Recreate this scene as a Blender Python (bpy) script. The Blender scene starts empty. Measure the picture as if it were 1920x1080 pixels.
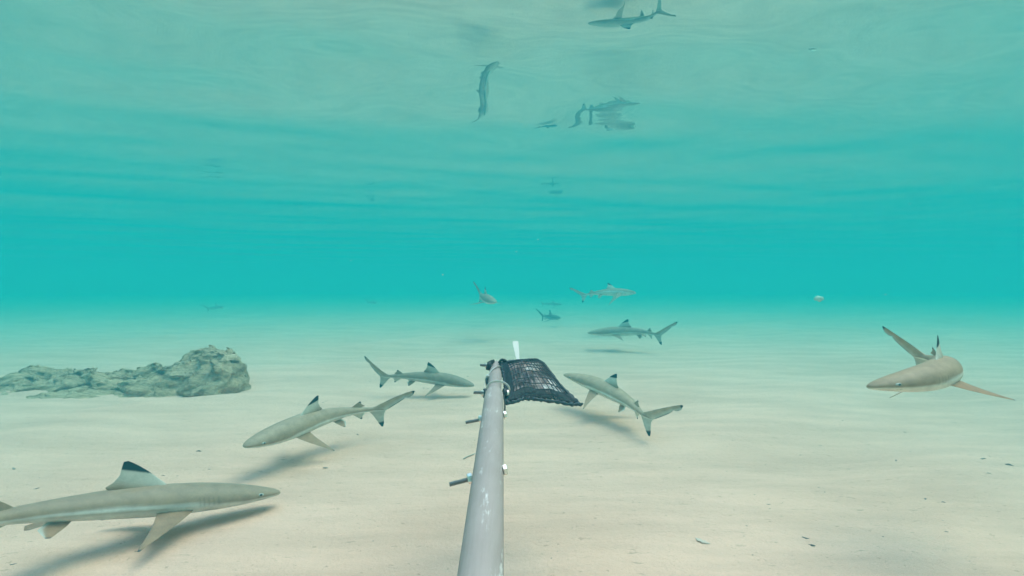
import bpy, bmesh, math, random
import numpy as np
from mathutils import Vector, Matrix, noise
from mathutils.kdtree import KDTree

random.seed(7); np.random.seed(7)
C = bpy.context.scene.collection
SC = bpy.context.scene

# ------------------------------------------------------------------ camera
HC = 0.75                       # lens height above the sand
F = 960.0                       # focal length in pixels of the 1920 px frame
PIT = math.atan(5 / 960)
cam_d = bpy.data.cameras.new("camera"); cam = bpy.data.objects.new("camera", cam_d); C.objects.link(cam)
cam_d.sensor_width = 36; cam_d.lens = 18.0; cam_d.clip_start = 0.02; cam_d.clip_end = 2000
cam.location = (0, 0, HC); cam.rotation_euler = (math.pi / 2 + PIT, 0, 0)
SC.camera = cam

# ------------------------------------------------------------------ sky and sun
SUN_EL, SUN_AZ = math.radians(72), math.radians(80)     # azimuth clockwise from +Y
W = bpy.data.worlds.new("World"); SC.world = W; W.use_nodes = True
nt = W.node_tree; bg = nt.nodes["Background"]
sky = nt.nodes.new("ShaderNodeTexSky"); sky.sky_type = 'NISHITA'; sky.sun_disc = False
sky.sun_elevation = SUN_EL; sky.sun_rotation = SUN_AZ
nt.links.new(sky.outputs[0], bg.inputs[0]); bg.inputs[1].default_value = 0.15
sun_d = bpy.data.lights.new("sun", 'SUN'); sun = bpy.data.objects.new("sun", sun_d); C.objects.link(sun)
sun_d.energy = 0.55; sun_d.angle = math.radians(42); sun_d.color = (1.0, 0.82, 0.72)
SUNV = Vector((math.sin(SUN_AZ) * math.cos(SUN_EL), math.cos(SUN_AZ) * math.cos(SUN_EL), math.sin(SUN_EL)))
sun.rotation_euler = SUNV.to_track_quat('Z', 'Y').to_euler(); sun.location = (3, 0, 12)
SC.view_settings.view_transform = 'Standard'; SC.view_settings.look = 'None'
SC.view_settings.gamma = 1.0; SC.view_settings.exposure = 2.07
cy = SC.cycles
cy.max_bounces = 10; cy.diffuse_bounces = 4; cy.glossy_bounces = 4; cy.transmission_bounces = 4
cy.volume_bounces = 4; cy.transparent_max_bounces = 12; cy.sample_clamp_indirect = 10
cy.use_denoising = True

# ------------------------------------------------------------------ helpers
def new_mat(name):
    m = bpy.data.materials.new(name); m.use_nodes = True
    return m, m.node_tree, m.node_tree.nodes["Principled BSDF"]

def setin(b, **k):
    for n, v in k.items(): b.inputs[n.replace('_', ' ')].default_value = v

def link_mesh(name, verts, faces, mat=None, parent=None, smooth=True):
    me = bpy.data.meshes.new(name); me.from_pydata([tuple(v) for v in verts], [], [tuple(f) for f in faces])
    me.update()
    if smooth: me.polygons.foreach_set("use_smooth", np.ones(len(me.polygons), bool))
    o = bpy.data.objects.new(name, me); C.objects.link(o)
    if mat: me.materials.append(mat)
    if parent: o.parent = parent
    return o

def tag(o, label=None, cat=None, group=None, kind=None):
    if label: o['label'] = label
    if cat: o['category'] = cat
    if group: o['group'] = group
    if kind: o['kind'] = kind
    return o

def ray(px, py, depth):
    """the point at the given distance ahead of the lens that lands on this pixel"""
    d = Vector(((px - 960) / F, 1.0, (540 - py) / F)); d.rotate(Matrix.Rotation(PIT, 3, 'X'))
    return Vector((0, 0, HC)) + d * (depth / d.y)

def fbm(p, octs=4, lac=2.0, gain=0.5):
    a, s = 1.0, 0.0
    p = Vector(p)
    for _ in range(octs):
        s += a * noise.noise(p); p = p * lac; a *= gain
    return s

def tube(path, rads, n=10, caps=True, squash=None):
    """verts, faces of a tube along a list of points"""
    path = [Vector(p) for p in path]; V, Fc = [], []
    if not hasattr(rads, '__len__'): rads = [rads] * len(path)
    up = Vector((0, 0, 1)); prev = None
    for i, p in enumerate(path):
        t = (path[min(i + 1, len(path) - 1)] - path[max(i - 1, 0)]).normalized()
        a = (prev if prev else (up if abs(t.z) < .9 else Vector((1, 0, 0))))
        a = (a - t * a.dot(t)).normalized(); b = t.cross(a); prev = a
        for k in range(n):
            th = 2 * math.pi * k / n; q = squash or (1, 1)
            V.append(p + rads[i] * (a * math.cos(th) * q[0] + b * math.sin(th) * q[1]))
    for i in range(len(path) - 1):
        for k in range(n):
            k2 = (k + 1) % n
            Fc.append((i * n + k, i * n + k2, (i + 1) * n + k2, (i + 1) * n + k))
    if caps:
        Fc.append(tuple(range(n - 1, -1, -1))); Fc.append(tuple((len(path) - 1) * n + k for k in range(n)))
    return V, Fc

def merge(*parts):
    V, Fc = [], []
    for v, f in parts:
        o = len(V); V += list(v); Fc += [tuple(i + o for i in q) for q in f]
    return V, Fc

def polar_sheet(name, r0, r1, nr, na, zf, mat, flip=False):
    rs = np.geomspace(r0, r1, nr); an = np.linspace(0, 2 * math.pi, na, endpoint=False)
    R, A = np.meshgrid(rs, an, indexing='ij'); X = R * np.cos(A); Y = R * np.sin(A)
    Z = zf(X, Y)
    V = np.stack([X.ravel(), Y.ravel(), Z.ravel()], 1)
    V = np.vstack([V, [[0, 0, float(zf(np.zeros((1, 1)), np.zeros((1, 1)))[0, 0])]]])
    i, k = np.meshgrid(np.arange(nr - 1), np.arange(na), indexing='ij'); k2 = (k + 1) % na
    Q = np.stack([i * na + k, (i + 1) * na + k, (i + 1) * na + k2, i * na + k2], -1).reshape(-1, 4)
    T = np.stack([np.full(na, nr * na), np.arange(na), (np.arange(na) + 1) % na], 1)
    return link_mesh(name, V.tolist(), Q.tolist() + T.tolist(), mat)

def vnoise(X, Y, seed):
    """smooth value noise on arrays"""
    def h(i, j):
        s = np.sin(i * 127.1 + j * 311.7 + seed * 74.7) * 43758.5453
        return s - np.floor(s)
    xi, yi = np.floor(X), np.floor(Y); fx, fy = X - xi, Y - yi
    u, v = fx * fx * fx * (fx * (fx * 6 - 15) + 10), fy * fy * fy * (fy * (fy * 6 - 15) + 10)
    return ((h(xi, yi) * (1 - u) + h(xi + 1, yi) * u) * (1 - v) + (h(xi, yi + 1) * (1 - u) + h(xi + 1, yi + 1) * u) * v) * 2 - 1

# ------------------------------------------------------------------ seabed
def sand_z(X, Y):
    a = math.radians(33); U = X * math.cos(a) + Y * math.sin(a); V = -X * math.sin(a) + Y * math.cos(a)
    fade = 1 / (1 + (np.hypot(X, Y) / 40) ** 2)
    warp = vnoise(U * .8, V * .8, 3)
    z = .030 * vnoise(U * .30 + 4, V * .95 + .5 * warp, 1) + .024 * vnoise(U * .75, V * 2.3 + .6 * warp, 2) + .002 * vnoise(U * 2.6, V * 5.5, 5)
    z = z + .0022 * vnoise(X * 9, Y * 9, 8) + .0012 * vnoise(X * 21, Y * 21, 9)
    t = np.clip((np.hypot(X, Y) - 9) / 36, 0, 1); t = t * t * (3 - 2 * t)      # the bottom shoals gently far out
    return z * fade + .38 * t
def sand_at(x, y): return float(sand_z(np.array([[x]]), np.array([[y]]))[0, 0])

m_sand, nt, b = new_mat("sand")
N, Lk = nt.nodes, nt.links
tc = N.new("ShaderNodeTexCoord")
def tex(scale, detail=3, rough=.5, vec=None):
    n = N.new("ShaderNodeTexNoise"); n.inputs["Scale"].default_value = scale; n.inputs["Detail"].default_value = detail
    n.inputs["Roughness"].default_value = rough; Lk.new(vec or tc.outputs["Object"], n.inputs["Vector"]); return n
def ramp(fac, *stops):
    r = N.new("ShaderNodeValToRGB"); e = r.color_ramp.elements
    while len(e) < len(stops): e.new(.5)
    for q, (p, c) in zip(e, stops): q.position = p; q.color = (*c, 1)
    Lk.new(fac, r.inputs[0]); return r
def mixc(a, bb, fac, mode='MIX'):
    m = N.new("ShaderNodeMix"); m.data_type = 'RGBA'; m.blend_type = mode
    for s, v in ((6, a), (7, bb), (0, fac)):
        if hasattr(v, 'is_output'): Lk.new(v, m.inputs[s])
        elif isinstance(v, (tuple, list)): m.inputs[s].default_value = (*v, 1)
        else: m.inputs[s].default_value = v
    return m.outputs[2]
base = ramp(tex(.7, 5, .6).outputs[0], (.3, (.81, .462, .322)), (.7, (.89, .527, .376)))
mp = N.new("ShaderNodeMapping"); mp.inputs["Rotation"].default_value = (0, 0, math.radians(-33)); mp.inputs["Scale"].default_value = (.5, 2.2, 1)
Lk.new(tc.outputs["Object"], mp.inputs[0])
c2 = ramp(tex(2.2, 6, .65, mp.outputs[0]).outputs[0], (.38, (.80, .80, .79)), (.62, (1, 1, 1)))
col = mixc(base.outputs[0], c2.outputs[0], .8, 'MULTIPLY')
gr = ramp(tex(420, 2, .6).outputs[0], (.30, (.84, .83, .81)), (.6, (1.0, 1.0, 1.0)))
col = mixc(col, gr.outputs[0], 1.0, 'MULTIPLY')
fl = ramp(tex(38, 3, .7).outputs[0], (.645, (1, 1, 1)), (.70, (.66, .63, .58)))
col = mixc(col, fl.outputs[0], .75, 'MULTIPLY')
mp2 = N.new("ShaderNodeMapping"); mp2.inputs["Rotation"].default_value = (0, 0, math.radians(12)); mp2.inputs["Scale"].default_value = (.45, 1.7, 1)
Lk.new(tc.outputs["Object"], mp2.inputs[0])
fl2 = ramp(tex(26, 4, .75, mp2.outputs[0]).outputs[0], (.63, (1, 1, 1)), (.70, (.50, .52, .47)))
col = mixc(col, fl2.outputs[0], .6, 'MULTIPLY')
Lk.new(col, b.inputs["Base Color"]); setin(b, Roughness=.95, Specular_IOR_Level=.15)
bp = N.new("ShaderNodeBump"); bp.inputs["Strength"].default_value = .8; bp.inputs["Distance"].default_value = .007
bm2 = N.new("ShaderNodeMath"); bm2.operation = 'ADD'
Lk.new(tex(60, 5, .65).outputs[0], bm2.inputs[0]); Lk.new(tex(24, 4, .6).outputs[0], bm2.inputs[1])
Lk.new(bm2.outputs[0], bp.inputs["Height"]); Lk.new(bp.outputs[0], b.inputs["Normal"])
seabed = polar_sheet("seabed", .25, 150, 300, 460, sand_z, m_sand)
tag(seabed, "pale sandy seabed with soft low ripples", "seabed", kind='structure')

# ------------------------------------------------------------------ water surface, seen from below
SURF = HC + 1.49
rw = random.Random(125)
WAVES = []
for lam, amp, n in ((6.5, .011, 3), (3.4, .006, 4), (1.8, .0036, 5), (1.0, .0022, 5), (.55, .0007, 5)):
    for _ in range(n):
        th = math.radians(rw.uniform(35, 150)); l = lam * rw.uniform(.75, 1.3)
        WAVES.append((2 * math.pi / l * math.cos(th), 2 * math.pi / l * math.sin(th), amp * .8 * rw.uniform(.5, 1.1), rw.uniform(0, 6.28), l))
def surf_z(X, Y):
    R = np.hypot(X, Y); z = np.zeros_like(X)
    for kx, ky, a, ph, l in WAVES:
        z += a * np.sin(kx * X + ky * Y + ph) * np.clip(1 - R * .03 / l + .3, 0, 1) / (1 + (R / 45) ** 2)
    return SURF + z
m_wat, nt, b = new_mat("water surface")
N, Lk = nt.nodes, nt.links
out = N["Material Output"]; N.remove(b)
tr = N.new("ShaderNodeBsdfTransparent"); gl = N.new("ShaderNodeBsdfGlossy"); gl.inputs["Roughness"].default_value = .006
fr = N.new("ShaderNodeFresnel"); fr.inputs["IOR"].default_value = 1.333
mx = N.new("ShaderNodeMixShader")
Lk.new(fr.outputs[0], mx.inputs[0]); Lk.new(tr.outputs[0], mx.inputs[1]); Lk.new(gl.outputs[0], mx.inputs[2]); Lk.new(mx.outputs[0], out.inputs["Surface"])
tc = N.new("ShaderNodeTexCoord")
bp = N.new("ShaderNodeBump"); bp.inputs["Strength"].default_value = .12; bp.inputs["Distance"].default_value = .010
mp = N.new("ShaderNodeMapping"); mp.inputs["Scale"].default_value = (.6, 1.6, 1); mp.inputs["Rotation"].default_value = (0, 0, .12)
Lk.new(tc.outputs["Object"], mp.inputs[0]); Lk.new(tex(1.3, 3, .5, mp.outputs[0]).outputs[0], bp.inputs["Height"])
Lk.new(bp.outputs[0], gl.inputs["Normal"])
water = polar_sheet("water_surface", .4, 150, 330, 420, surf_z, m_wat)
tag(water, "rippled underside of the sea surface mirroring the seabed and sharks", "water", kind='structure')

# ------------------------------------------------------------------ the body of sea water itself
hz, nt, b = new_mat("sea water"); nt.nodes.remove(b)
pv = nt.nodes.new("ShaderNodeVolumePrincipled")
pv.inputs["Color"].default_value = (.02, .262, .315, 1); pv.inputs["Density"].default_value = .150
pv.inputs["Absorption Color"].default_value = (0, .51, .34, 1)
pv.inputs["Anisotropy"].default_value = 0.0
nt.links.new(pv.outputs[0], nt.nodes["Material Output"].inputs["Volume"])
x0, x1, z0, z1 = -165, 165, -1.15, SURF + .35
haze = link_mesh("haze", [(x, y, z) for x in (x0, x1) for y in (x0, x1) for z in (z0, z1)],
    [(0, 1, 3, 2), (4, 6, 7, 5), (0, 4, 5, 1), (2, 3, 7, 6), (0, 2, 6, 4), (1, 5, 7, 3)], hz, smooth=False)
tag(haze, "turquoise sea water fading the far sharks and sand", "water haze", kind='stuff')

# ---- shark template, unit length, x back from the snout, y left, z up
BX=np.array([0,.004,.012,.03,.06,.10,.15,.20,.27,.35,.45,.55,.65,.72,.78,.82,.86])
BW=np.array([.001,.011,.020,.031,.042,.051,.058,.062,.064,.063,.055,.044,.029,.020,.013,.0085,.003])
BT=np.array([-.003,.005,.010,.018,.027,.037,.046,.053,.058,.059,.053,.042,.030,.021,.016,.014,.006])
BB=np.array([-.005,-.010,-.013,-.018,-.026,-.035,-.044,-.050,-.055,-.057,-.051,-.040,-.026,-.018,-.013,-.011,-.004])
def pch(x,xs,ys):
    xs=np.asarray(xs,float); ys=np.asarray(ys,float); h=np.diff(xs); d=np.diff(ys)/h
    m=np.zeros(len(xs)); m[0]=d[0]; m[-1]=d[-1]
    for i in range(1,len(xs)-1):
        if d[i-1]*d[i]>0:
            w1=2*h[i]+h[i-1]; w2=h[i]+2*h[i-1]; m[i]=(w1+w2)/(w1/d[i-1]+w2/d[i])
    i=np.clip(np.searchsorted(xs,x)-1,0,len(xs)-2); t=(np.asarray(x)-xs[i])/h[i]
    return (2*t**3-3*t**2+1)*ys[i]+(t**3-2*t**2+t)*h[i]*m[i]+(-2*t**3+3*t**2)*ys[i+1]+(t**3-t**2)*h[i]*m[i+1]
# deformation ------------------------------------------------------------
KN=[0,.12,.32,.55,.75,.9,1.05]
DROOP=.55
def spine(par,n=211):
    s=np.linspace(-.02,1.08,n)
    k=[par['k0'],par['k0']*.75,0,par['k1']*.45,par['k1'],par['k2'],par['k3']]
    a=pch(np.clip(s,0,1.05),KN,k)
    ds=s[1]-s[0]
    am=.5*(a[1:]+a[:-1])
    X=np.concatenate([[0],np.cumsum(-np.cos(am)*ds)]); Y=np.concatenate([[0],np.cumsum(-np.sin(am)*ds)])
    x0=np.interp(.32,s,X); y0=np.interp(.32,s,Y)
    return s,a,X-x0,Y-y0
def deform(R,par):
    R=np.asarray(R,float).reshape(-1,3); s,a,X,Y=spine(par)
    sx=R[:,0]; A=np.interp(sx,s,a)
    px=np.interp(sx,s,X)-np.sin(A)*R[:,1]; py=np.interp(sx,s,Y)+np.cos(A)*R[:,1]; pz=R[:,2]*par.get('fz',1)
    P=np.stack([px,py,pz],1)*par['L']
    r,p,y=par['roll'],par['pitch'],par['yaw']
    Rx=np.array([[1,0,0],[0,math.cos(r),-math.sin(r)],[0,math.sin(r),math.cos(r)]])
    Ry=np.array([[math.cos(p),0,-math.sin(p)],[0,1,0],[math.sin(p),0,math.cos(p)]])   # +pitch lifts the snout
    Rz=np.array([[math.cos(y),-math.sin(y),0],[math.sin(y),math.cos(y),0],[0,0,1]])
    return P@(Rz@Ry@Rx).T+np.array([par['x'],par['y'],par['z']])
# ------------------------------------------------------------------ sharks
def lofted(xs, n=48):
    V, Fc = [], []
    w, t, bo = pch(xs, BX, BW), pch(xs, BX, BT), pch(xs, BX, BB)
    for i, x in enumerate(xs):
        zc = .5 * (t[i] + bo[i]) - .06 * (t[i] - bo[i])
        for k in range(n):
            th = 2 * math.pi * k / n; c, s = math.cos(th), math.sin(th)
            e = .92
            y = w[i] * math.copysign(abs(c) ** e, c)
            z = zc + ((t[i] - zc) if s >= 0 else (zc - bo[i])) * math.copysign(abs(s) ** 1.0, s)
            V.append((x, y, z))
    m = len(xs)
    for i in range(m - 1):
        for k in range(n):
            k2 = (k + 1) % n; Fc.append((i * n + k, (i + 1) * n + k, (i + 1) * n + k2, i * n + k2))
    Fc.append(tuple(range(n))); Fc.append(tuple((m - 1) * n + k for k in range(n - 1, -1, -1)))
    return np.array(V), Fc

def fin(LE, TE, frame, tmax, nv=34, nu=20, ttip=.25):
    """LE and TE: (a, span) polylines; frame(a, span, off) gives the 3-D point; returns verts, faces, uv, side"""
    LE, TE = np.array(LE, float), np.array(TE, float)
    def ev(P, v):
        s = np.linspace(0, 1, len(P)); return np.array([np.interp(v, s, P[:, 0]), np.interp(v, s, P[:, 1])])
    def sm(P, v):      # lightly rounded polyline
        return sum(ev(P, np.clip(v + d, 0, 1)) * w for d, w in ((-.03, .25), (0, .5), (.03, .25)))
    us = .5 - .5 * np.cos(np.linspace(0, math.pi, nu)); us = .35 * np.linspace(0, 1, nu) + .65 * us
    vs = np.linspace(0, 1, nv)
    V, UV, SD, Fc = [], [], [], []
    for v in vs:
        l, t = sm(LE, v), sm(TE, v)
        th = tmax * (1 - (1 - ttip) * v) * (1 + 1.1 * math.exp(-(v / .26) ** 2))
        row = [(u, 1) for u in us] + [(u, -1) for u in us[-2:0:-1]]
        for u, sd in row:
            p = l + (t - l) * u
            prof = 2.6 * (math.sqrt(max(u, 0)) * .42 - .20 * u - .22 * u * u * u * .98)
            V.append(frame(p[0], p[1], sd * th * .5 * max(prof, 0.03)))
            UV.append((u, v)); SD.append(sd)
    n = 2 * nu - 2
    for i in range(nv - 1):
        for k in range(n):
            k2 = (k + 1) % n; Fc.append((i * n + k, i * n + k2, (i + 1) * n + k2, (i + 1) * n + k))
    Fc.append(tuple(range(n - 1, -1, -1))); Fc.append(tuple((nv - 1) * n + k for k in range(n)))
    return np.array(V), Fc, np.array(UV), np.array(SD)

def shark_template():
    xs = np.concatenate([[0, .001, .0025], np.arange(.005, .1, .003), np.arange(.1, .196, .006), np.arange(.196, .264, .0018), np.arange(.265, .862, .0085)])
    parts = []      # (name, verts, faces, uv, side)
    bv, bf = lofted(xs)
    parts.append(('body', bv, bf, np.zeros((len(bv), 2)), np.zeros(len(bv))))
    up = lambda a, s, o: (a, o, s)
    parts.append(('dorsal', *fin([(.312, .040), (.350, .076), (.385, .112), (.412, .135), (.430, .148), (.440, .154)],
                                 [(.462, .040), (.482, .060), (.464, .078), (.453, .102), (.452, .130), (.4505, .152)], up, .020)))
    parts.append(('dorsal2', *fin([(.655, .018), (.680, .040), (.700, .056), (.711, .063)], [(.712, .018), (.745, .030), (.722, .044), (.718, .061)], up, .010, 22, 14)))
    parts.append(('anal', *fin([(.655, -.012), (.688, -.034), (.715, -.053), (.730, -.062)], [(.712, -.012), (.748, -.024), (.736, -.042), (.737, -.060)], up, .009, 22, 14)))
    parts.append(('caudal', *fin([(.765, .004), (.812, .027), (.858, .057), (.903, .088), (.938, .111), (.952, .120), (.972, .133), (1.002, .151), (1.029, .164)],
                                 [(.785, -.012), (.868, -.004), (.910, .034), (.949, .070), (.974, .098), (.971, .106), (.998, .110), (1.024, .130), (1.033, .160)], up, .014, 54, 20, .2)))
    parts.append(('caudal_low', *fin([(.765, -.004), (.795, -.036), (.820, -.072), (.840, -.102), (.854, -.119)],
                                     [(.872, .006), (.862, -.022), (.862, -.058), (.866, -.090), (.864, -.117)], up, .013, 30, 18)))
    for sd in (1, -1):
        def fr(a, s, o, sd=sd):
            c, q = math.cos(DROOP), math.sin(DROOP)
            return (a, sd * (.045 + s * c + o * q), -.030 - s * q + o * c)
        parts.append(('pectoral_%d' % sd, *fin([(.245, -.022), (.268, .015), (.305, .06), (.345, .102), (.385, .138), (.412, .160), (.424, .169)],
                                  [(.352, -.022), (.358, .012), (.369, .05), (.385, .088), (.406, .128), (.424, .156), (.430, .168)], fr, .015, 40, 22)))
        def fr2(a, s, o, sd=sd):
            c, q = math.cos(.75), math.sin(.75)
            return (a, sd * (.020 + s * c + o * q), -.036 - s * q + o * c)
        parts.append(('pelvic_%d' % sd, *fin([(.535, -.014), (.560, .018), (.588, .042), (.600, .051)], [(.590, -.014), (.622, .016), (.616, .036), (.611, .050)], fr2, .009, 22, 14)))
    obs = []
    for nm, v, f, uv, sd in parts:
        me = bpy.data.meshes.new("tmp"); me.from_pydata(v.tolist(), [], f); me.update()
        bmm = bmesh.new(); bmm.from_mesh(me); bmesh.ops.recalc_face_normals(bmm, faces=bmm.faces); bmm.to_mesh(me); bmm.free()
        o = bpy.data.objects.new("tmp", me); C.objects.link(o); obs.append(o)
    for o in obs[1:]:
        md = obs[0].modifiers.new("u", 'BOOLEAN'); md.operation = 'UNION'; md.solver = 'EXACT'; md.object = o
    dg = bpy.context.evaluated_depsgraph_get()
    res = bpy.data.meshes.new_from_object(obs[0].evaluated_get(dg))
    for o in obs: bpy.data.objects.remove(o)
    n = len(res.vertices); co = np.empty(n * 3); res.vertices.foreach_get("co", co); co = co.reshape(-1, 3)
    allv = np.vstack([p[1] for p in parts]); pid = np.concatenate([[i] * len(p[1]) for i, p in enumerate(parts)])
    uv = np.vstack([p[3] for p in parts]); sd = np.concatenate([p[4] for p in parts])
    kd = KDTree(len(allv))
    for i, v in enumerate(allv): kd.insert(v, i)
    kd.balance()
    idx = np.array([kd.find(v)[1] for v in co])
    pn = [p[0] for p in parts]; P = np.array([pn[i] for i in pid[idx]]); UV = uv[idx]; SD = sd[idx]
    faces = [tuple(p.vertices) for p in res.polygons]
    # ---- skin colours of the species
    x, y, z = co.T
    xc = np.clip(x, 0, .86); T, B = pch(xc, BX, BT), pch(xc, BX, BB); h = np.clip((z - .5 * (T + B)) / (.5 * (T - B)), -1, 1)
    ss = lambda a, b_, v: (lambda t: t * t * (3 - 2 * t))(np.clip((v - a) / (b_ - a), 0, 1))
    back, pale, belly, black = np.array([.375, .262, .170]), np.array([.62, .58, .49]), np.array([.74, .725, .66]), np.array([.018, .020, .024])
    mixv = lambda a, b_, f: a * (1 - f[:, None]) + b_ * f[:, None]
    hb = pch(np.clip(x, 0, .86), [0, .06, .12, .20, .27, .34, .45, .58, .70, .86], [-.15, -.28, -.34, -.30, -.12, -.10, .00, -.05, -.22, -.2])
    col = mixv(np.tile(belly, (n, 1)), np.tile(back, (n, 1)), ss(-.13, .13, h - hb))
    streak = np.exp(-((h + .36 + .25 * (x - .45)) / .10) ** 2) * ss(.28, .36, x) * (1 - ss(.58, .66, x))
    col = mixv(col, np.tile(back * 1.15, (n, 1)), .6 * streak)
    for gx in (.203, .217, .230, .243, .254):
        g = np.exp(-((x - gx - .010 * (h - .1)) / .0019) ** 2) * ss(-.42, -.32, h) * (1 - ss(.18, .30, h)) * (P == 'body')
        col = mixv(col, np.tile(back * .35, (n, 1)), .32 * g)
    mo = np.exp(-((x - .038 - .045 * (y / .042) ** 2) / .0022) ** 2) * (1 - ss(-.6, -.4, h)) * (x < .1)
    col = mixv(col, np.tile(back * .4, (n, 1)), .7 * mo)
    u, v = UV.T
    for k in range(n):
        p = P[k]
        if p == 'body': continue
        c = back.copy()
        f = lambda a, b_, t: float(ss(a, b_, np.array([t]))[0])
        if p == 'dorsal':
            zz = z[k] - .25 * (x[k] - .44)
            c = back + (pale - back) * f(.050, .100, zz); c = c + (black - c) * f(.1185, .1215, zz)
        elif p in ('dorsal2', 'anal'):
            c = (back if p == 'dorsal2' else pale) * 1.0; c = c + (black * 2 - c) * f(.72, .86, v[k])
        elif p == 'caudal':
            c = back * 1.25 + (pale * .85 - back * 1.25) * f(.30, .9, u[k])
            c = c + (black * 2 - c) * .85 * f(.90, .965, u[k]) * f(.14, .2, v[k]); c = c + (black - c) * f(.88, .95, v[k])
            c = c + (black * 2 - c) * .7 * (1 - f(.015, .05, u[k])) * f(.2, .3, v[k])
        elif p == 'caudal_low':
            c = pale * .85; c = c + (black - c) * f(.60, .72, v[k])
        else:
            top = SD[k] > 0
            c = (back * np.array([.98, .82, .72])) if top else belly * .92
            if p.startswith('pelvic'): c = c + (pale - c) * f(.70, .95, u[k])
            c = c + (black * 2.2 - c) * (f(.86, .95, v[k]) if p[:3] == 'pec' else .6 * f(.8, .95, v[k]))
            if p[:3] == 'pec': c = c + (black * 3 - c) * .6 * f(.93, .985, u[k]) * f(.2, .5, v[k])
            w0 = f(.0, .2, v[k]); c = c * w0 + col[k] * (1 - w0) if p[:3] != 'pec' else c
        col[k] = c
    rgba = np.concatenate([np.clip(col, 0, 1), np.ones((n, 1))], 1).astype(np.float32)
    return co, faces, P, rgba

m_skin, nt, b = new_mat("shark skin")
N, Lk = nt.nodes, nt.links
at = N.new("ShaderNodeVertexColor"); at.layer_name = "skin"
rs = N.new("ShaderNodeAttribute"); rs.attribute_name = "rest"
mo = ramp(tex(26, 5, .6, rs.outputs["Vector"]).outputs[0], (.30, (.78, .78, .78)), (.70, (1.1, 1.1, 1.1)))
fine = ramp(tex(240, 2, .6, rs.outputs["Vector"]).outputs[0], (.3, (.93, .93, .93)), (.7, (1.04, 1.04, 1.04)))
c1 = mixc(at.outputs[0], mo.outputs[0], 1.0, 'MULTIPLY'); c1 = mixc(c1, fine.outputs[0], 1.0, 'MULTIPLY')
Lk.new(c1, b.inputs["Base Color"]); setin(b, Roughness=.55, Specular_IOR_Level=.25)
m_eye, nt, b = new_mat("shark eye"); setin(b, Base_Color=(.012, .012, .014, 1), Roughness=.15)
m_iris, nt, b = new_mat("shark iris"); setin(b, Base_Color=(.42, .43, .36, 1), Roughness=.3)

REST, SFACES, SPART, SRGBA = shark_template()
PEC = np.array([p.startswith('pectoral') for p in SPART]); SGN = np.where(REST[:, 1] > 0, 1, -1)

def make_shark(par, label):
    R = REST.copy()
    # the pectoral fins hang at their own angle
    d = (par['droop'] - DROOP); yy = (np.abs(R[:, 1]) - .045); zz = R[:, 2] + .030
    span = np.clip((yy * math.cos(DROOP) - zz * math.sin(DROOP)) / .03, 0, 1) * PEC
    a = -d * span
    ny = yy * np.cos(a) - zz * np.sin(a); nz = yy * np.sin(a) + zz * np.cos(a)
    R[:, 1] = np.where(PEC, SGN * (.045 + ny), R[:, 1]); R[:, 2] = np.where(PEC, -.030 + nz, R[:, 2])
    org = np.array([par['x'], par['y'], par['z']])
    V = deform(R, par) - org
    o = link_mesh("shark", V.tolist(), SFACES, m_skin); o.location = org.tolist()
    me = o.data
    ca = me.color_attributes.new("skin", 'FLOAT_COLOR', 'POINT'); rgba = SRGBA.copy(); rgba[:, :3] *= np.array(TINT.get(label, (1, 1, 1)), np.float32); ca.data.foreach_set("color", np.clip(rgba, 0, 1).ravel())
    ra = me.attributes.new("rest", 'FLOAT_VECTOR', 'POINT'); ra.data.foreach_set("vector", REST.astype(np.float32).ravel())
    me.set_sharp_from_angle(angle=math.radians(62))
    tag(o, label, "shark", "blacktip reef sharks swimming over the sand")
    if par['y'] < 7:
        for sd in (1, -1):
            V, Fc = [], []
            for i in range(7):
                for k in range(12):
                    t, ph = math.pi * i / 6, 2 * math.pi * k / 12
                    V.append((.076 + .0105 * math.cos(t) , sd * (.0435 + .0045 * math.sin(t) * math.cos(ph)), .004 + .0062 * math.sin(t) * math.sin(ph)))
            for i in range(6):
                for k in range(12):
                    k2 = (k + 1) % 12; Fc.append((i * 12 + k, i * 12 + k2, (i + 1) * 12 + k2, (i + 1) * 12 + k))
            V2 = [(.076 + (x - .076) * .58, y + sd * .0012, .004 + (z - .004) * .78) for x, y, z in V]
            e = link_mesh("eye", (deform(np.array(V), par) - org).tolist(), Fc, m_iris, o)
            link_mesh("pupil", (deform(np.array(V2), par) - org).tolist(), Fc, m_eye, e)
    return o

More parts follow.
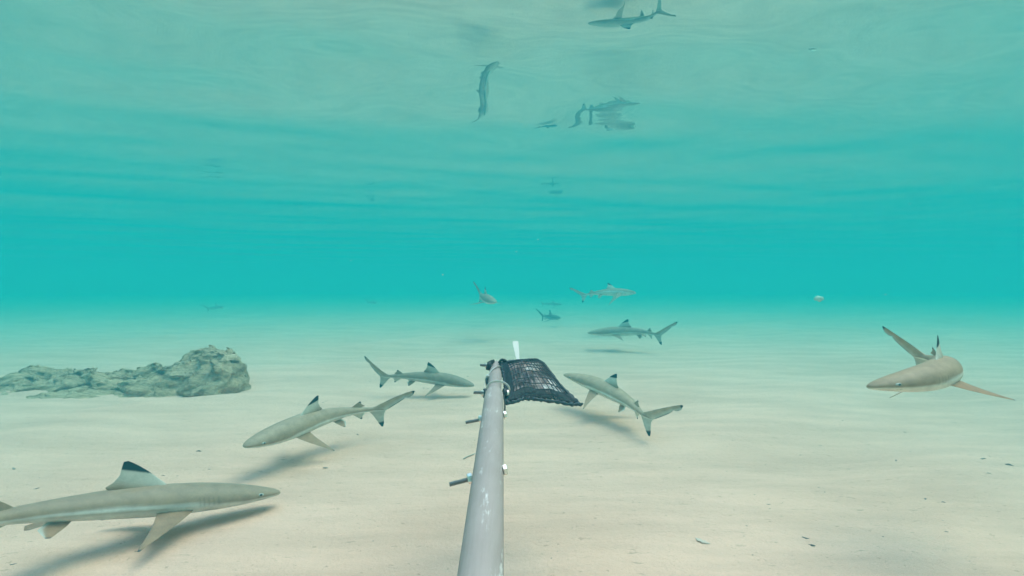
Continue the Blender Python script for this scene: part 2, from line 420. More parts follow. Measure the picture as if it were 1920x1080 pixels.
POSES = {
 1: dict(x=-1.062, y=1.589, z=0.103, yaw=0.766, pitch=-0.19, roll=-0.1, k0=-0.05, k1=0.5, k2=0.5, k3=0.5, droop=0.5, L=1.05, fz=0.74),
 2: dict(x=-0.9575, y=2.2878, z=0.1467, yaw=4.309, pitch=-0.0666, roll=-0.1654, k0=-0.0476, k1=-0.6663, k2=-1.1052, k3=-1.4794, droop=0.6523, L=0.8444, fz=0.8863),
 3: dict(x=-0.5167, y=3.7194, z=0.1097, yaw=-0.0376, pitch=-0.1199, roll=0.2299, k0=-0.2944, k1=0.367, k2=-0.0917, k3=-0.4669, droop=0.3762, L=0.7949, fz=0.9639),
 4: dict(x=0.5373, y=3.0471, z=0.1753, yaw=2.0432, pitch=0.1269, roll=0.0306, k0=0.4543, k1=-0.3637, k2=0.2615, k3=-0.0925, droop=0.5348, L=0.9827, fz=0.7696),
 5: dict(x=1.32785, y=6.48823, z=0.233452, yaw=2.9019, pitch=-0.0401, roll=-0.1045, k0=0.2776, k1=-0.9427, k2=-0.3146, k3=-0.4169, droop=0.2623, L=1.15698, fz=0.8779),
 6: dict(x=1.7836, y=8.7, z=0.7238, yaw=0.2531, pitch=-0.0202, roll=-0.3462, k0=0.063, k1=-0.5939, k2=-0.5939, k3=-0.6569, droop=0.889, L=1.136, fz=0.9846),
 7: dict(x=0.8574, y=10.7871, z=0.1916, yaw=-1.1454, pitch=-0.0032, roll=0.0723, k0=-0.0159, k1=-0.151, k2=0.3089, k3=0.3089, droop=0.4715, L=1.0192, fz=0.9803),
 8: dict(x=-0.3662, y=7.5843, z=0.6262, yaw=-1.2696, pitch=-0.1125, roll=0.031, k0=0.0778, k1=-0.1308, k2=0.2247, k3=0.372, droop=0.334, L=1.2008, fz=0.9534),
 9: dict(x=1.2055, y=1.4541, z=0.51385, yaw=3.7761, pitch=-0.06, roll=0.12, k0=-0.7022, k1=0.6435, k2=0.9729, k3=0.8324, droop=0.65, L=0.7908, fz=0.8293),
 10: dict(x=1.32704, y=15.935, z=0.338338, yaw=0.2826, pitch=-0.0539, roll=0.4413, k0=0.0207, k1=0.2153, k2=0.5393, k3=0.6682, droop=0.401, L=0.78144, fz=0.9877),
 11: dict(x=-8.06526, y=14.0616, z=0.298164, yaw=-0.5915, pitch=0.0726, roll=0.1402, k0=-0.0406, k1=0.2615, k2=0.5538, k3=0.6517, droop=0.45, L=0.869148, fz=0.9845),
 12: dict(x=-4.45, y=16.5, z=0.37, yaw=-0.9, pitch=0, roll=0, k0=0, k1=0.1, k2=0.3, k3=0.4, droop=0.45, L=0.8, fz=1),
}
LABELS = {
 1: "largest grey shark low over the sand at lower left, tail out of frame",
 2: "pale shark swimming left with high white dorsal fin, between reef rock and pole",
 3: "shark swimming right whose snout almost touches the bolts at pole tip",
 4: "beige shark with visible gill slits facing the black mesh bag from the right",
 5: "shark swimming left beyond the bait bag with upswept tail to the right",
 6: "distant shark near the waterline swimming right above all the others",
 7: "small dark far shark with its shadow below, just above the white cable tie end",
 8: "far shark coming head on with raised tail, left of the others near the horizon",
 9: "shark at far right turning with curled tail raised and long pectoral fin spread",
 10: "very faint shark just above the small dark far shark",
 11: "faint distant shark with shadow beneath it, above the reef rock",
 12: "tiniest faint shark between the reef rock and the pole in the distance",
}
# individuals differ a little in how sandy or grey their skin is
TINT = {LABELS[1]: (.88, .86, .84), LABELS[2]: (1.04, 1.04, 1.02), LABELS[3]: (.82, .84, .84), LABELS[4]: (1.22, 1.16, 1.10), LABELS[5]: (.95, .95, .92), LABELS[7]: (.55, .6, .62), LABELS[9]: (1.12, 1.02, .92)}
for i in sorted(POSES): make_shark(POSES[i], LABELS[i])

# ------------------------------------------------------------------ reef rock
m_rock, nt, b = new_mat("reef rock")
N, Lk = nt.nodes, nt.links
tc = N.new("ShaderNodeTexCoord")
mp = N.new("ShaderNodeMapping"); mp.inputs["Scale"].default_value = (.55, 1, 1.5); Lk.new(tc.outputs["Object"], mp.inputs[0])
c1 = ramp(tex(8, 7, .75, mp.outputs[0]).outputs[0], (.30, (.31, .20, .105)), (.46, (.48, .315, .18)), (.62, (.68, .45, .275)))
c2 = ramp(tex(38, 4, .7, mp.outputs[0]).outputs[0], (.35, (.74, .74, .74)), (.62, (1.06, 1.06, 1.06)))
Lk.new(mixc(c1.outputs[0], c2.outputs[0], 1, 'MULTIPLY'), b.inputs["Base Color"]); setin(b, Roughness=.95, Specular_IOR_Level=.1)
bp = N.new("ShaderNodeBump"); bp.inputs["Strength"].default_value = .9; bp.inputs["Distance"].default_value = .03
Lk.new(tex(24, 8, .7, mp.outputs[0]).outputs[0], bp.inputs["Height"]); Lk.new(bp.outputs[0], b.inputs["Normal"])
def reef_rock():
    # ridge heights (m) along x, read along the silhouette; the rock lies 3.6 to 4.6 m ahead
    hx = [-5.2, -4.7, -4.3, -3.98, -3.80, -3.66, -3.50, -3.2, -2.95, -2.75, -2.62, -2.52, -2.42, -2.32, -2.25, -2.19, -2.12, -2.06, -2.02, -1.98]
    hz = [.0, .01, .02, .045, .15, .15, .12, .105, .10, .125, .185, .235, .255, .235, .215, .225, .25, .24, .13, .0]
    fy = [4.0, 3.85, 3.72, 3.66, 3.62, 3.60, 3.58, 3.55, 3.56, 3.60, 3.68, 3.74, 3.76, 3.72, 3.66, 3.62, 3.64, 3.72, 3.84, 4.02]
    by = [4.2, 4.25, 4.3, 4.32, 4.32, 4.32, 4.32, 4.34, 4.36, 4.38, 4.4, 4.4, 4.4, 4.36, 4.32, 4.28, 4.24, 4.2, 4.16, 4.06]
    nx, ny = 330, 110; V, Fc = [], []
    for i in range(nx):
        s = i / (nx - 1); x = hx[0] + (hx[-1] - hx[0]) * (1 - (1 - s) ** 1.15)
        H, f, r = np.interp(x, hx, hz), np.interp(x, hx, fy), np.interp(x, hx, by)
        for j in range(ny):
            t = j / (ny - 1); y = f + (r - f) * t
            f2 = f + .06 * fbm((x * 5, 3, 0), 3)
            w_ = min(1, max(0, (x + 3.0) / .6)); pr = min(1, (t / (.42 + .2 * (1 - w_)))) ** (1.25 - .63 * w_) * min(1, (1 - t) / .3) ** .5
            n1 = fbm((x * 3.1, y * 4.5, 1.7), 5); n2 = abs(fbm((x * 9, y * 14, 8.2), 4)); n3 = noise.noise(Vector((x * 30, y * 40, 2)))
            z = H * pr * (1 + .30 * n1) + pr ** .5 * (.05 * n1 - .055 * n2 + .012 * n3 + .018)
            z -= .075 * (1 - w_) * max(0, fbm((x * 2.6, y * 6, 4), 3) + .05)
            lx = .05 * fbm((x * 6, y * 6, z * 12 + 5), 3); ly = .06 * fbm((x * 6 + 9, y * 6, z * 12), 3)
            edge = min(1, t * 8, (1 - t) * 8)
            V.append((x + lx - .20 * (y - 3.7) * max(0, (x + 3.2) / 1.1), y + ly + (f2 - f) * (1 - t), z * 1.0 - .03 * (1 - edge) - .012))
    for i in range(nx - 1):
        for j in range(ny - 1):
            Fc.append((i * ny + j, (i + 1) * ny + j, (i + 1) * ny + j + 1, i * ny + j + 1))
    # close it underneath
    base = len(V)
    rim = [i * ny for i in range(nx)] + [(nx - 1) * ny + j for j in range(1, ny)] + [i * ny + ny - 1 for i in range(nx - 2, -1, -1)] + [j for j in range(ny - 2, 0, -1)]
    for k in rim: V.append((V[k][0], V[k][1], -.12))
    m = len(rim)
    for k in range(m): Fc.append((rim[k], base + k, base + (k + 1) % m, rim[(k + 1) % m]))
    Fc.append(tuple(base + k for k in range(m)))
    o = link_mesh("reef_rock", V, Fc, m_rock)
    bmm = bmesh.new(); bmm.from_mesh(o.data); bmesh.ops.recalc_face_normals(bmm, faces=bmm.faces); bmm.to_mesh(o.data); bmm.free()
    tag(o, "low grey brown reef rock with crusty ridged top lying on the sand", "rock")
reef_rock()

# ------------------------------------------------------------------ the pole with its bolts and cable ties
m_pipe, nt, b = new_mat("grey plastic pipe")
N, Lk = nt.nodes, nt.links
tc = N.new("ShaderNodeTexCoord")
c1 = ramp(tex(9, 5, .6).outputs[0], (.3, (.36, .285, .245)), (.7, (.42, .335, .29)))
mp = N.new("ShaderNodeMapping"); mp.inputs["Scale"].default_value = (3.2, .55, 1); Lk.new(tc.outputs["Object"], mp.inputs[0])
sc_ = ramp(tex(22, 5, .75, mp.outputs[0]).outputs[0], (.60, (0, 0, 0)), (.70, (1, 1, 1)))
c2 = mixc(c1.outputs[0], (.68, .60, .54), sc_.outputs[0])
mpx = N.new("ShaderNodeMapping"); mpx.inputs["Scale"].default_value = (4, .15, 4); Lk.new(tc.outputs["Object"], mpx.inputs[0])
c3 = ramp(tex(60, 3, .6, mpx.outputs[0]).outputs[0], (.35, (.93, .93, .92)), (.6, (1, 1, 1)))
Lk.new(mixc(c2, c3.outputs[0], 1, 'MULTIPLY'), b.inputs["Base Color"]); setin(b, Roughness=.75, Specular_IOR_Level=.2)
m_steel, nt, b = new_mat("stainless steel"); setin(b, Base_Color=(1.0, .88, .80, 1), Metallic=1.0, Roughness=.34)
m_thread, nt, b = new_mat("bolt thread"); setin(b, Base_Color=(.30, .29, .28, 1), Metallic=.9, Roughness=.42)
m_rub, nt, b = new_mat("black rubber"); setin(b, Base_Color=(.018, .022, .022, 1), Roughness=.6)
m_tie, nt, b = new_mat("white nylon"); setin(b, Base_Color=(.66, .58, .50, 1), Roughness=.4, Subsurface_Weight=.15)

P_BOT, P_SH, P_TOP = ray(901, 1080, .55), ray(926.5, 740, 1.30), ray(930, 686, 1.52)
axis = (P_SH - P_BOT).normalized(); P_BACK = P_BOT - axis * 1.1
pole = bpy.data.objects.new("pole", None); C.objects.link(pole); pole.location = P_BOT
tag(pole, "long grey plastic pole with steel bolts pointing away over the sand", "pole")
def part(name, vf, mat, parent=pole, smooth=True, sharp=40):
    V = [tuple(Vector(v) - Vector(P_BOT)) for v in vf[0]] 
    o = link_mesh(name, V, vf[1], mat, parent, smooth)
    if smooth: o.data.set_sharp_from_angle(angle=math.radians(sharp))
    return o
r0, r1 = .0249, .0237
part("pipe", tube([P_BACK, P_BACK.lerp(P_BOT, .5), P_BOT, P_BOT.lerp(P_SH, .33), P_BOT.lerp(P_SH, .66), P_SH - axis * .03, P_SH - axis * .012, P_SH, P_SH + axis * .012],
                  [r0, r0, r0, r0 * .985, r0 * .965, r1, r1 * .985, r1 * .93, r1 * .80], 48), m_pipe)
nk = (P_TOP - P_SH).normalized()
part("neck", tube([P_SH - nk * .04, P_SH.lerp(P_TOP, .5), P_TOP - nk * .010, P_TOP - nk * .003, P_TOP], [.0183, .0180, .0178, .0172, .0155], 40), m_pipe)

def hexnut(c, d, r, th, ang=0.2):
    d = d.normalized(); a = d.cross(Vector((0, 0, 1))).normalized(); e = a.cross(d)
    V, Fc = [], []
    prof = [(-.5, .86), (-.36, 1), (.36, 1), (.5, .86)]
    for q, s in prof:
        for k in range(6):
            t = ang + k * math.pi / 3; V.append(c + d * (q * th) + (a * math.cos(t) + e * math.sin(t)) * r * s)
    for i in range(3):
        for k in range(6): Fc.append((i * 6 + k, i * 6 + (k + 1) % 6, (i + 1) * 6 + (k + 1) % 6, (i + 1) * 6 + k))
    Fc.append(tuple(range(5, -1, -1))); Fc.append(tuple(18 + k for k in range(6)))
    return V, Fc
def threaded(p, q, r):
    n = int((q - p).length / .00055); pts = [p.lerp(q, k / n) for k in range(n + 1)]
    rad = [r * (1.0 if k % 2 else .86) for k in range(n + 1)]; rad[0] = rad[-1] = r * .75
    return tube(pts, rad, 16)
def bolt(tip, nut, head, depth, rad, nut_r, washers=False, show_head=True):
    """pixels of the threaded tip, the nut and the far nut, at this distance"""
    A, B, H = ray(*tip, depth - .008), ray(*nut, depth), ray(*head, depth + .010)
    d = (A - H).normalized()
    sh = part("bolt", threaded(A, H - d * .002, rad), m_thread, sharp=30)
    def sub(name, vf, mat): return part(name, vf, mat, sh, True, 25)
    sub("nut", hexnut(B, d, nut_r, nut_r * 1.0), m_steel)
    if show_head: sub("nut", hexnut(H, d, nut_r, nut_r * .85, .5), m_steel)
    if washers:
        for c, s in ((B, -1), (H, 1)):
            cc = c + d * (s * nut_r * .95)
            sub("washer", tube([cc - d * .0045, cc - d * .003, cc + d * .003, cc + d * .0045], [nut_r * 1.45, nut_r * 1.65, nut_r * 1.65, nut_r * 1.45], 20), m_rub)
bolt((842.5, 908.5), (881.5, 897.5), (947, 881), .80, .0036, .0082)
bolt((873, 792.3), (901, 785.8), (946.8, 777.8), 1.10, .0036, .0080)
bolt((888, 736), (904.5, 737.5), (951.5, 737), 1.31, .0040, .0076, True)
bolt((900.5, 684.3), (912, 685.5), (944, 688), 1.475, .0040, .0076, True, False)

def strap(pts, w, t, n=60, closed=False):
    """a flat nylon strap along a smooth path"""
    pts = [Vector(p) for p in pts]; path = []
    m = len(pts)
    for k in range(n + 1):
        s = k / n * (m if closed else m - 1); i = int(min(s, (m - 1) if closed else m - 2)); f = s - i
        g = lambda j: pts[j % m] if closed else pts[max(0, min(m - 1, j))]
        a, b_, c, d = g(i - 1), g(i), g(i + 1), g(i + 2)
        path.append(.5 * ((2 * b_) + (c - a) * f + (2 * a - 5 * b_ + 4 * c - d) * f * f + (3 * b_ - a - 3 * c + d) * f ** 3))
    return tube(path, 1.0, 8, not closed, (w, t))
def tie_loop(c, ax, tilt, rad, sx, w, head_ang):
    ax = ax.normalized(); side = ax.cross(Vector((0, 0, 1))).normalized(); up = side.cross(ax)
    pts = []
    for k in range(14):
        th = 2 * math.pi * k / 14
        pts.append(c + side * (math.cos(th) * rad * sx[0] + sx[1]) + up * math.sin(th) * rad * 1.06 + ax * (tilt * math.cos(th)))
    o = part("cable_tie", strap(pts, w, w * .35, 84, True), m_tie, sharp=50)
    th = head_ang; hp = c + side * (math.cos(th) * rad * sx[0] + sx[1]) + up * math.sin(th) * rad * 1.1 + ax * (tilt * math.cos(th))
    hd = Vector((math.cos(th), 0, math.sin(th)))
    part("tie_head", tube([hp - ax * .0055, hp - ax * .0045, hp + ax * .0045, hp + ax * .0055], [.0045, .0058, .0058, .0045], 8), m_tie, o)
    return hp
h1 = tie_loop(P_SH.lerp(P_TOP, .66), nk, .030, .0205, (1.0, 0), .0028, math.pi * .93)
h2 = tie_loop(P_SH.lerp(P_TOP, .17), nk, -.004, .0205, (1.42, .0095), .0028, -.5)
def slab(rows, t):
    """a flat tapering strap end: rows of (left pixel, right pixel, height pixel, distance)"""
    V, Fc = [], []
    for xl, xr, yy, d in rows:
        V += [ray(xl, yy, d), ray(xr, yy, d), ray(xr, yy, d + t), ray(xl, yy, d + t)]
    for i in range(len(rows) - 1):
        for k in range(4): Fc.append((i * 4 + k, i * 4 + (k + 1) % 4, i * 4 + 4 + (k + 1) % 4, i * 4 + 4 + k))
    Fc.append((3, 2, 1, 0)); n = len(rows) * 4; Fc.append((n - 4, n - 3, n - 2, n - 1))
    return V, Fc
part("cable_tie", slab([(968.5, 975, 682, 1.53), (967.5, 974, 672, 1.545), (965, 973.5, 660, 1.565), (962, 972.3, 647, 1.59), (961.3, 972.1, 641, 1.602), (962.3, 971, 639.5, 1.606)], .004), m_tie, smooth=False)
part("cable_tie", strap([h1, ray(909.5, 716, 1.40), ray(908.5, 726, 1.36), ray(912, 737, 1.33)], .0016, .0009, 24), m_tie, sharp=50)
# black rubber wrapped round the neck behind the nuts
part("rubber_wrap", strap([ray(926, 680, 1.50), ray(917, 684, 1.475), ray(914.5, 694, 1.47)], .010, .0035, 20), m_rub)
part("rubber_wrap", strap([ray(917, 706, 1.43), ray(912.5, 713, 1.41), ray(916, 727, 1.37)], .0075, .004, 20), m_rub)
part("rubber_wrap", strap([ray(912, 738, 1.315), ray(909.5, 748, 1.27), ray(909.5, 763, 1.22)], .006, .0022, 20), m_rub)
part("rubber_wrap", strap([ray(944, 742, 1.30), ray(946.5, 752, 1.26), ray(946.5, 772, 1.19)], .0045, .002, 20), m_rub)

# ------------------------------------------------------------------ the black mesh bag and the bait inside it
m_net, nt, b = new_mat("black netting"); setin(b, Base_Color=(.020, .028, .030, 1), Roughness=.55)
TL, TR, BL, BR = ray(939, 681, 1.49), ray(1006, 674, 1.52), ray(950, 757, 1.30), ray(1087, 757, 1.36)
def edge_pt(a, c, s, bulge):
    p = a.lerp(c, s); return p + bulge * math.sin(math.pi * s)
left_b = lambda s: edge_pt(TL, BL, s, Vector((.004, 0, 0)))
right_pts = [(1006, 674, 1.52), (1019, 681, 1.51), (1026, 690, 1.50), (1036, 703, 1.47), (1050, 722, 1.43), (1070, 741, 1.39), (1087, 757, 1.36)]
RP = [ray(*p) for p in right_pts]
bot_pts = [(950, 757, 1.30), (966, 753, 1.31), (982, 747.5, 1.33), (1000, 748, 1.335), (1022, 751, 1.34), (1048, 754, 1.35), (1072, 759, 1.355), (1087, 757, 1.36)]
BP = [ray(*p) for p in bot_pts]
top_pts = [(939, 681, 1.49), (955, 678, 1.50), (972, 676.5, 1.51), (990, 675, 1.515), (1006, 674, 1.52)]
TP = [ray(*p) for p in top_pts]
def poly(P, s):
    f = s * (len(P) - 1); i = min(int(f), len(P) - 2); return P[i].lerp(P[i + 1], f - i)
def coons(u, v):
    """v = 0 top edge, 1 bottom edge; u = 0 at the pole"""
    t, bo, l, r = poly(TP, u), poly(BP, u), left_b(v), poly(RP, v)
    return t * (1 - v) + bo * v + l * (1 - u) + r * u - (TL * (1 - u) * (1 - v) + TR * u * (1 - v) + BL * (1 - u) * v + BR * u * v)
nrm = (BR - TL).cross(TR - BL).normalized()
if nrm.z < 0: nrm = -nrm
def bag(u, v, side, k=1.0):
    lump = .018 * (math.sin(math.pi * u) * math.sin(math.pi * v)) ** .6
    lump *= 1 + .55 * noise.noise(Vector((u * 4.2, v * 3.4, 3.3 * side)))
    wob = .0016 * noise.noise(Vector((u * 11, v * 9, 7 + side)))
    return coons(u, v) + nrm * (side * lump * k + wob)
def spaced(n):   # strands crowd together where the net is gathered at its edges
    s = np.linspace(0, 1, n); return s + .035 * np.sin(2 * math.pi * s) * -1 * -1 * -1
bag_o = bpy.data.objects.new("mesh_bag", None); C.objects.link(bag_o); bag_o.location = TL
tag(bag_o, "black mesh bait bag tied to the tip of the grey pole", "bag")
def bpart(name, vf, mat):
    o = link_mesh(name, [tuple(Vector(v) - TL) for v in vf[0]], vf[1], mat, bag_o); return o
us, vs = spaced(18), spaced(11)
V, Fc = [], []
for side in (1, -1):
    o0 = len(V)
    for u in us:
        for v in vs:
            j = .0 if u in (us[0], us[-1]) else 1.0
            V.append(bag(u + j * .006 * noise.noise(Vector((u * 9, v * 9, 1))), v + .010 * noise.noise(Vector((u * 6, v * 8, 5))) * math.sin(math.pi * v), side))
    nvv = len(vs)
    for i in range(len(us) - 1):
        for j in range(nvv - 1):
            Fc.append((o0 + i * nvv + j, o0 + (i + 1) * nvv + j, o0 + (i + 1) * nvv + j + 1, o0 + i * nvv + j + 1))
net = bpart("netting", (V, Fc), m_net)
bmm = bmesh.new(); bmm.from_mesh(net.data); bmesh.ops.subdivide_edges(bmm, edges=bmm.edges, cuts=0); bmm.to_mesh(net.data); bmm.free()
wf = net.modifiers.new("strands", 'WIREFRAME'); wf.thickness = .0034; wf.use_even_offset = False; wf.use_boundary = True
# gathered, doubled-over edges of the net
def hem(P, rad, seed, n=70):
    pts, rr = [], []
    for k in range(n + 1):
        s = k / n; p = poly(P, s)
        q = Vector((noise.noise(Vector((s * 19, seed, 0))), noise.noise(Vector((s * 19, seed, 4))), noise.noise(Vector((s * 23, seed, 9)))))
        pts.append(p + q * .0022); rr.append(rad * (1 + .38 * noise.noise(Vector((s * 26, seed, 2))) + .25 * math.sin(s * 75)))
    return tube(pts, rr, 10)
LP = [left_b(s / 8) for s in range(9)]
for P, r_, sd in ((TP, .0040, 1), (RP, .0038, 2), (BP, .0046, 3), (LP, .0050, 4)):
    bpart("hem", hem(P, r_, sd), m_net)
def fold(ua, ub, va, vb, lift, nu=24, nv=10):      # a strip of doubled mesh lying on the bag
    V, Fc = [], []
    for i in range(nu + 1):
        for j in range(nv + 1):
            u = ua + (ub - ua) * i / nu; v = va + (vb - va) * j / nv
            V.append(bag(u, v, 1, 1.0) + nrm * (lift + .0018 * noise.noise(Vector((u * 22, v * 22, 4)))))
    for i in range(nu):
        for j in range(nv): Fc.append((i * (nv + 1) + j, (i + 1) * (nv + 1) + j, (i + 1) * (nv + 1) + j + 1, i * (nv + 1) + j + 1))
    return V, Fc
for nm, a in (("folded_edge", (.02, .98, .84, .985, .0022, 60, 7)), ("folded_edge", (.01, .13, .02, .98, .0030, 10, 40)), ("folded_edge", (.05, .97, .01, .085, .0022, 56, 6)), ("folded_edge", (.93, .99, .05, .95, .0022, 5, 40))):
    f = bpart(nm, fold(*a), m_net); w = f.modifiers.new("strands", 'WIREFRAME'); w.thickness = .0030; w.use_even_offset = False
tl = bpart("drawstring", hem([ray(936, 680, 1.485), ray(940, 674.5, 1.48), ray(947, 676, 1.485), ray(951, 681, 1.49)], .0040, 9, 24), m_net)
bpart("drawstring", hem([ray(1082, 757, 1.355), ray(1089, 760, 1.36), ray(1092, 756, 1.36)], .0030, 11, 14), m_net)

m_bait, nt, b = new_mat("fish bait")
N, Lk = nt.nodes, nt.links
tc = N.new("ShaderNodeTexCoord")
vo = N.new("ShaderNodeTexVoronoi"); vo.inputs["Scale"].default_value = 34; Lk.new(tc.outputs["Object"], vo.inputs["Vector"])
c1 = ramp(tex(15, 2, .5).outputs[0], (.40, (.09, .055, .045)), (.50, (.24, .14, .11)), (.56, (.50, .34, .28)), (.62, (.82, .72, .62)))
c2 = ramp(vo.outputs["Color"], (.2, (.45, .45, .45)), (.8, (1, 1, 1)))
Lk.new(mixc(c1.outputs[0], c2.outputs[0], .8, 'MULTIPLY'), b.inputs["Base Color"]); setin(b, Roughness=.35, Specular_IOR_Level=.5)
V, Fc = [], []; nu, nv = 60, 34
for side in (1, -1):
    for i in range(nu):
        for j in range(nv):
            u, v = .03 + .94 * i / (nu - 1), .06 + .88 * j / (nv - 1)
            k = .72 + .30 * fbm((u * 9, v * 7, side * 2.0), 3)
            V.append(bag(u, v, side, k if 0 < i < nu - 1 and 0 < j < nv - 1 else .1) - nrm * side * .0015)
for s in (0, 1):
    o0 = s * nu * nv
    for i in range(nu - 1):
        for j in range(nv - 1): Fc.append((o0 + i * nv + j, o0 + (i + 1) * nv + j, o0 + (i + 1) * nv + j + 1, o0 + i * nv + j + 1))
rim = [i * nv for i in range(nu)] + [(nu - 1) * nv + j for j in range(1, nv)] + [i * nv + nv - 1 for i in range(nu - 2, -1, -1)] + [j for j in range(nv - 2, 0, -1)]
for k in range(len(rim)):
    a, c = rim[k], rim[(k + 1) % len(rim)]; Fc.append((a, c, c + nu * nv, a + nu * nv))
bait = link_mesh("fish_bait", [tuple(v - TL) for v in V], Fc, m_bait); bait.location = TL
bmm = bmesh.new(); bmm.from_mesh(bait.data); bmesh.ops.recalc_face_normals(bmm, faces=bmm.faces); bmm.to_mesh(bait.data); bmm.free()
tag(bait, "chopped pinkish white fish bait packed inside the black mesh bag", "bait")

# ------------------------------------------------------------------ scraps on the sand and in the water
m_deb, nt, b = new_mat("dark debris")
N, Lk = nt.nodes, nt.links
oi = N.new("ShaderNodeObjectInfo"); r_ = ramp(oi.outputs["Random"], (0, (.06, .05, .04)), (.5, (.17, .13, .10)), (1, (.36, .27, .20)))
Lk.new(r_.outputs[0], b.inputs["Base Color"]); setin(b, Roughness=.8)
def flake(seed, n=12, m=5):
    rr = random.Random(seed); V, Fc = [], []
    wd = [rr.uniform(.6, 1.15) for _ in range(n)]
    for i in range(n):
        s = i / (n - 1); w = math.sin(math.pi * min(max(s, .03), .97)) ** .7 * wd[i]
        for k in range(m * 2):
            th = math.pi * k / m
            V.append((s - .5, .22 * w * math.cos(th) + .10 * math.sin(s * 4 + seed), .09 * w * math.sin(th) + .06 * math.sin(s * 5 + seed * 2) + .05))
    q = m * 2
    for i in range(n - 1):
        for k in range(q): Fc.append((i * q + k, (i + 1) * q + k, (i + 1) * q + (k + 1) % q, i * q + (k + 1) % q))
    Fc.append(tuple(range(q))); Fc.append(tuple((n - 1) * q + k for k in range(q - 1, -1, -1)))
    me = bpy.data.meshes.new("debris_fleck"); me.from_pydata(V, [], Fc); me.update(); me.materials.append(m_deb)
    me.polygons.foreach_set("use_smooth", np.ones(len(me.polygons), bool)); return me
FL = [flake(s) for s in range(7)]
def ground_hit(px, py):
    d = ray(px, py, 1.0) - Vector((0, 0, HC)); t = -HC / d.z; p = Vector((0, 0, HC)) + d * t
    for _ in range(4):
        t = (sand_at(p.x, p.y) - HC) / d.z; p = Vector((0, 0, HC)) + d * t
    return p
spots = []
for k, ox, oy, L in ((2.087, 1000, 760, [(1210, 60, 9), (1453, 105, 12), (1045, 195, 10), (1097, 186, 7), (1237, 250, 15), (1760, 210, 22), (1862, 234, 26), (1783, 267, 16), (920, 388, 17), (925, 405, 10), (1117, 322, 11), (1140, 340, 9), (1535, 367, 16), (1605, 380, 16), (1617, 496, 18), (415, 381, 8), (756, 258, 8), (908, 233, 10), (780, 138, 7), (757, 162, 6), (682, 26, 6), (835, 472, 9), (520, 432, 6), (152, 480, 6), (975, 380, 7), (1475, 181, 9), (1420, 217, 16), (1125, 158, 12), (825, 512, 8), (1065, 520, 26), (1090, 548, 26), (665, 102, 6), (870, 258, 8), (205, 325, 5), (65, 265, 5)]),
                     (3.4286, 0, 840, [(1278, 22, 34), (90, 135, 46), (235, 262, 34), (875, 665, 22), (85, 748, 38), (1805, 260, 12), (1048, 178, 22), (1345, 138, 20), (255, 192, 14)]),
                     (3.84, 420, 640, [(735, 430, 12), (715, 440, 20), (1050, 288, 16), (1437, 338, 18), (1467, 340, 14), (960, 672, 26), (497, 775, 12), (927, 845, 12), (730, 912, 40), (605, 260, 10), (1257, 97, 10), (1757, 252, 14), (1730, 258, 10), (915, 360, 12), (1807, 712, 10), (1268, 748, 12), (1085, 240, 16), (925, 456, 14)]),
                     (3.6, 820, 620, [(205, 310, 12), (905, 828, 8), (1740, 442, 12), (255, 740, 9), (95, 912, 9), (110, 930, 8), (178, 915, 7), (710, 600, 14), (1305, 673, 8)])):
    for x, y, s in L: spots.append((ox + x / k, oy + y / k, s / k))
rr = random.Random(5)
for _ in range(70):
    y = 640 + 420 * rr.random() ** .8; x = rr.uniform(20, 1900)
    if y < 660 and x < 480: continue
    spots.append((x, y, rr.uniform(1.2, 3.2) * (.5 + (y - 600) / 450)))
for i, (px, py, sz) in enumerate(spots):
    if py > 1079: continue
    p = ground_hit(px, py); dist = p.y
    o = bpy.data.objects.new("debris_fleck", FL[i % 7]); C.objects.link(o)
    s = sz * dist / F * .95
    o.location = (p.x, p.y, sand_at(p.x, p.y) + .02 * s); o.scale = (s, s * rr.uniform(.7, 1.6), s * .9)
    o.rotation_euler = (0, 0, rr.uniform(-.7, .7))
    tag(o, "small dark fleck of debris lying on the pale sand", "debris", "dark flecks of debris scattered over the sand")
m_fea, nt, b = new_mat("bleached scrap"); setin(b, Base_Color=(.62, .45, .34, 1), Roughness=.8)
p = ground_hit(1317, 1015); me = flake(3).copy(); me.materials[0] = m_fea
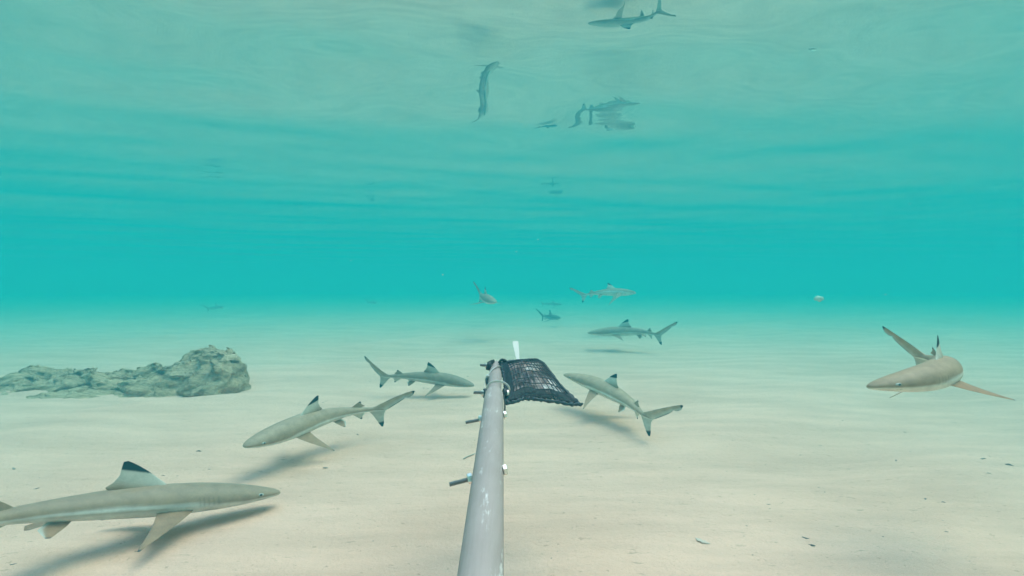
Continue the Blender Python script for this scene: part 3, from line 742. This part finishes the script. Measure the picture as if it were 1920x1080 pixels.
o = bpy.data.objects.new("leaf_scrap", me); C.objects.link(o); o.location = (p.x, p.y, sand_at(p.x, p.y) + .001); o.scale = (.045, .05, .02); o.rotation_euler = (0, 0, -.9)
tag(o, "greyish leaf scrap half buried in sand right of the pole", "leaf")
p0, p1, p2 = ground_hit(868.5, 862), ground_hit(878, 857), ground_hit(893, 851)
V, Fc = tube([Vector((q.x, q.y, sand_at(q.x, q.y) + .004)) for q in (p0, p0.lerp(p1, .5), p1, p1.lerp(p2, .5), p2)], [.002, .003, .0028, .0022, .001], 7)
m_twig, nt, b = new_mat("bleached twig"); setin(b, Base_Color=(.42, .37, .29, 1), Roughness=.9)
tag(link_mesh("twig", V, Fc, m_twig), "thin pale twig on the sand just left of the pole", "twig")

m_scr, nt, b = new_mat("drifting scrap"); setin(b, Base_Color=(.75, .60, .45, 1), Roughness=.6, Subsurface_Weight=.2)
def blob(name, pos, size, mat, seed, squash=(1, 1, .7)):
    bmm = bmesh.new(); bmesh.ops.create_icosphere(bmm, subdivisions=3, radius=1)
    for v in bmm.verts:
        v.co *= 1 + .45 * fbm(v.co * 1.7 + Vector((seed, 0, 0)), 3); v.co = Vector((v.co.x * squash[0], v.co.y * squash[1], v.co.z * squash[2])) * size
    me = bpy.data.meshes.new(name); bmm.to_mesh(me); bmm.free(); me.materials.append(mat)
    me.polygons.foreach_set("use_smooth", np.ones(len(me.polygons), bool))
    o = bpy.data.objects.new(name, me); C.objects.link(o); o.location = pos; return o
o = blob("drifting_scrap", ray(1535, 560, 6.5), .042, m_scr, 4, (1.25, 1, .75))
tag(o, "pale scrap drifting in open water left of the curled shark", "scrap")
for i, (px, py, d) in enumerate(((658, 489, 1.5), (1009, 449, 1.3), (968, 472, 1.6), (1319, 434, 1.8), (1706, 382, 1.5), (1660, 552, 1.4), (830, 515, 1.7)) + tuple((rr.uniform(30, 1890), rr.uniform(330, 700), rr.uniform(1.6, 3.6)) for _ in range(8))):
    tag(blob("drifting_speck", ray(px, py, d), .0019 * rr.uniform(.6, 1.1), m_scr, i), "tiny pale speck drifting in the blue water", "speck", "pale specks drifting in the water")
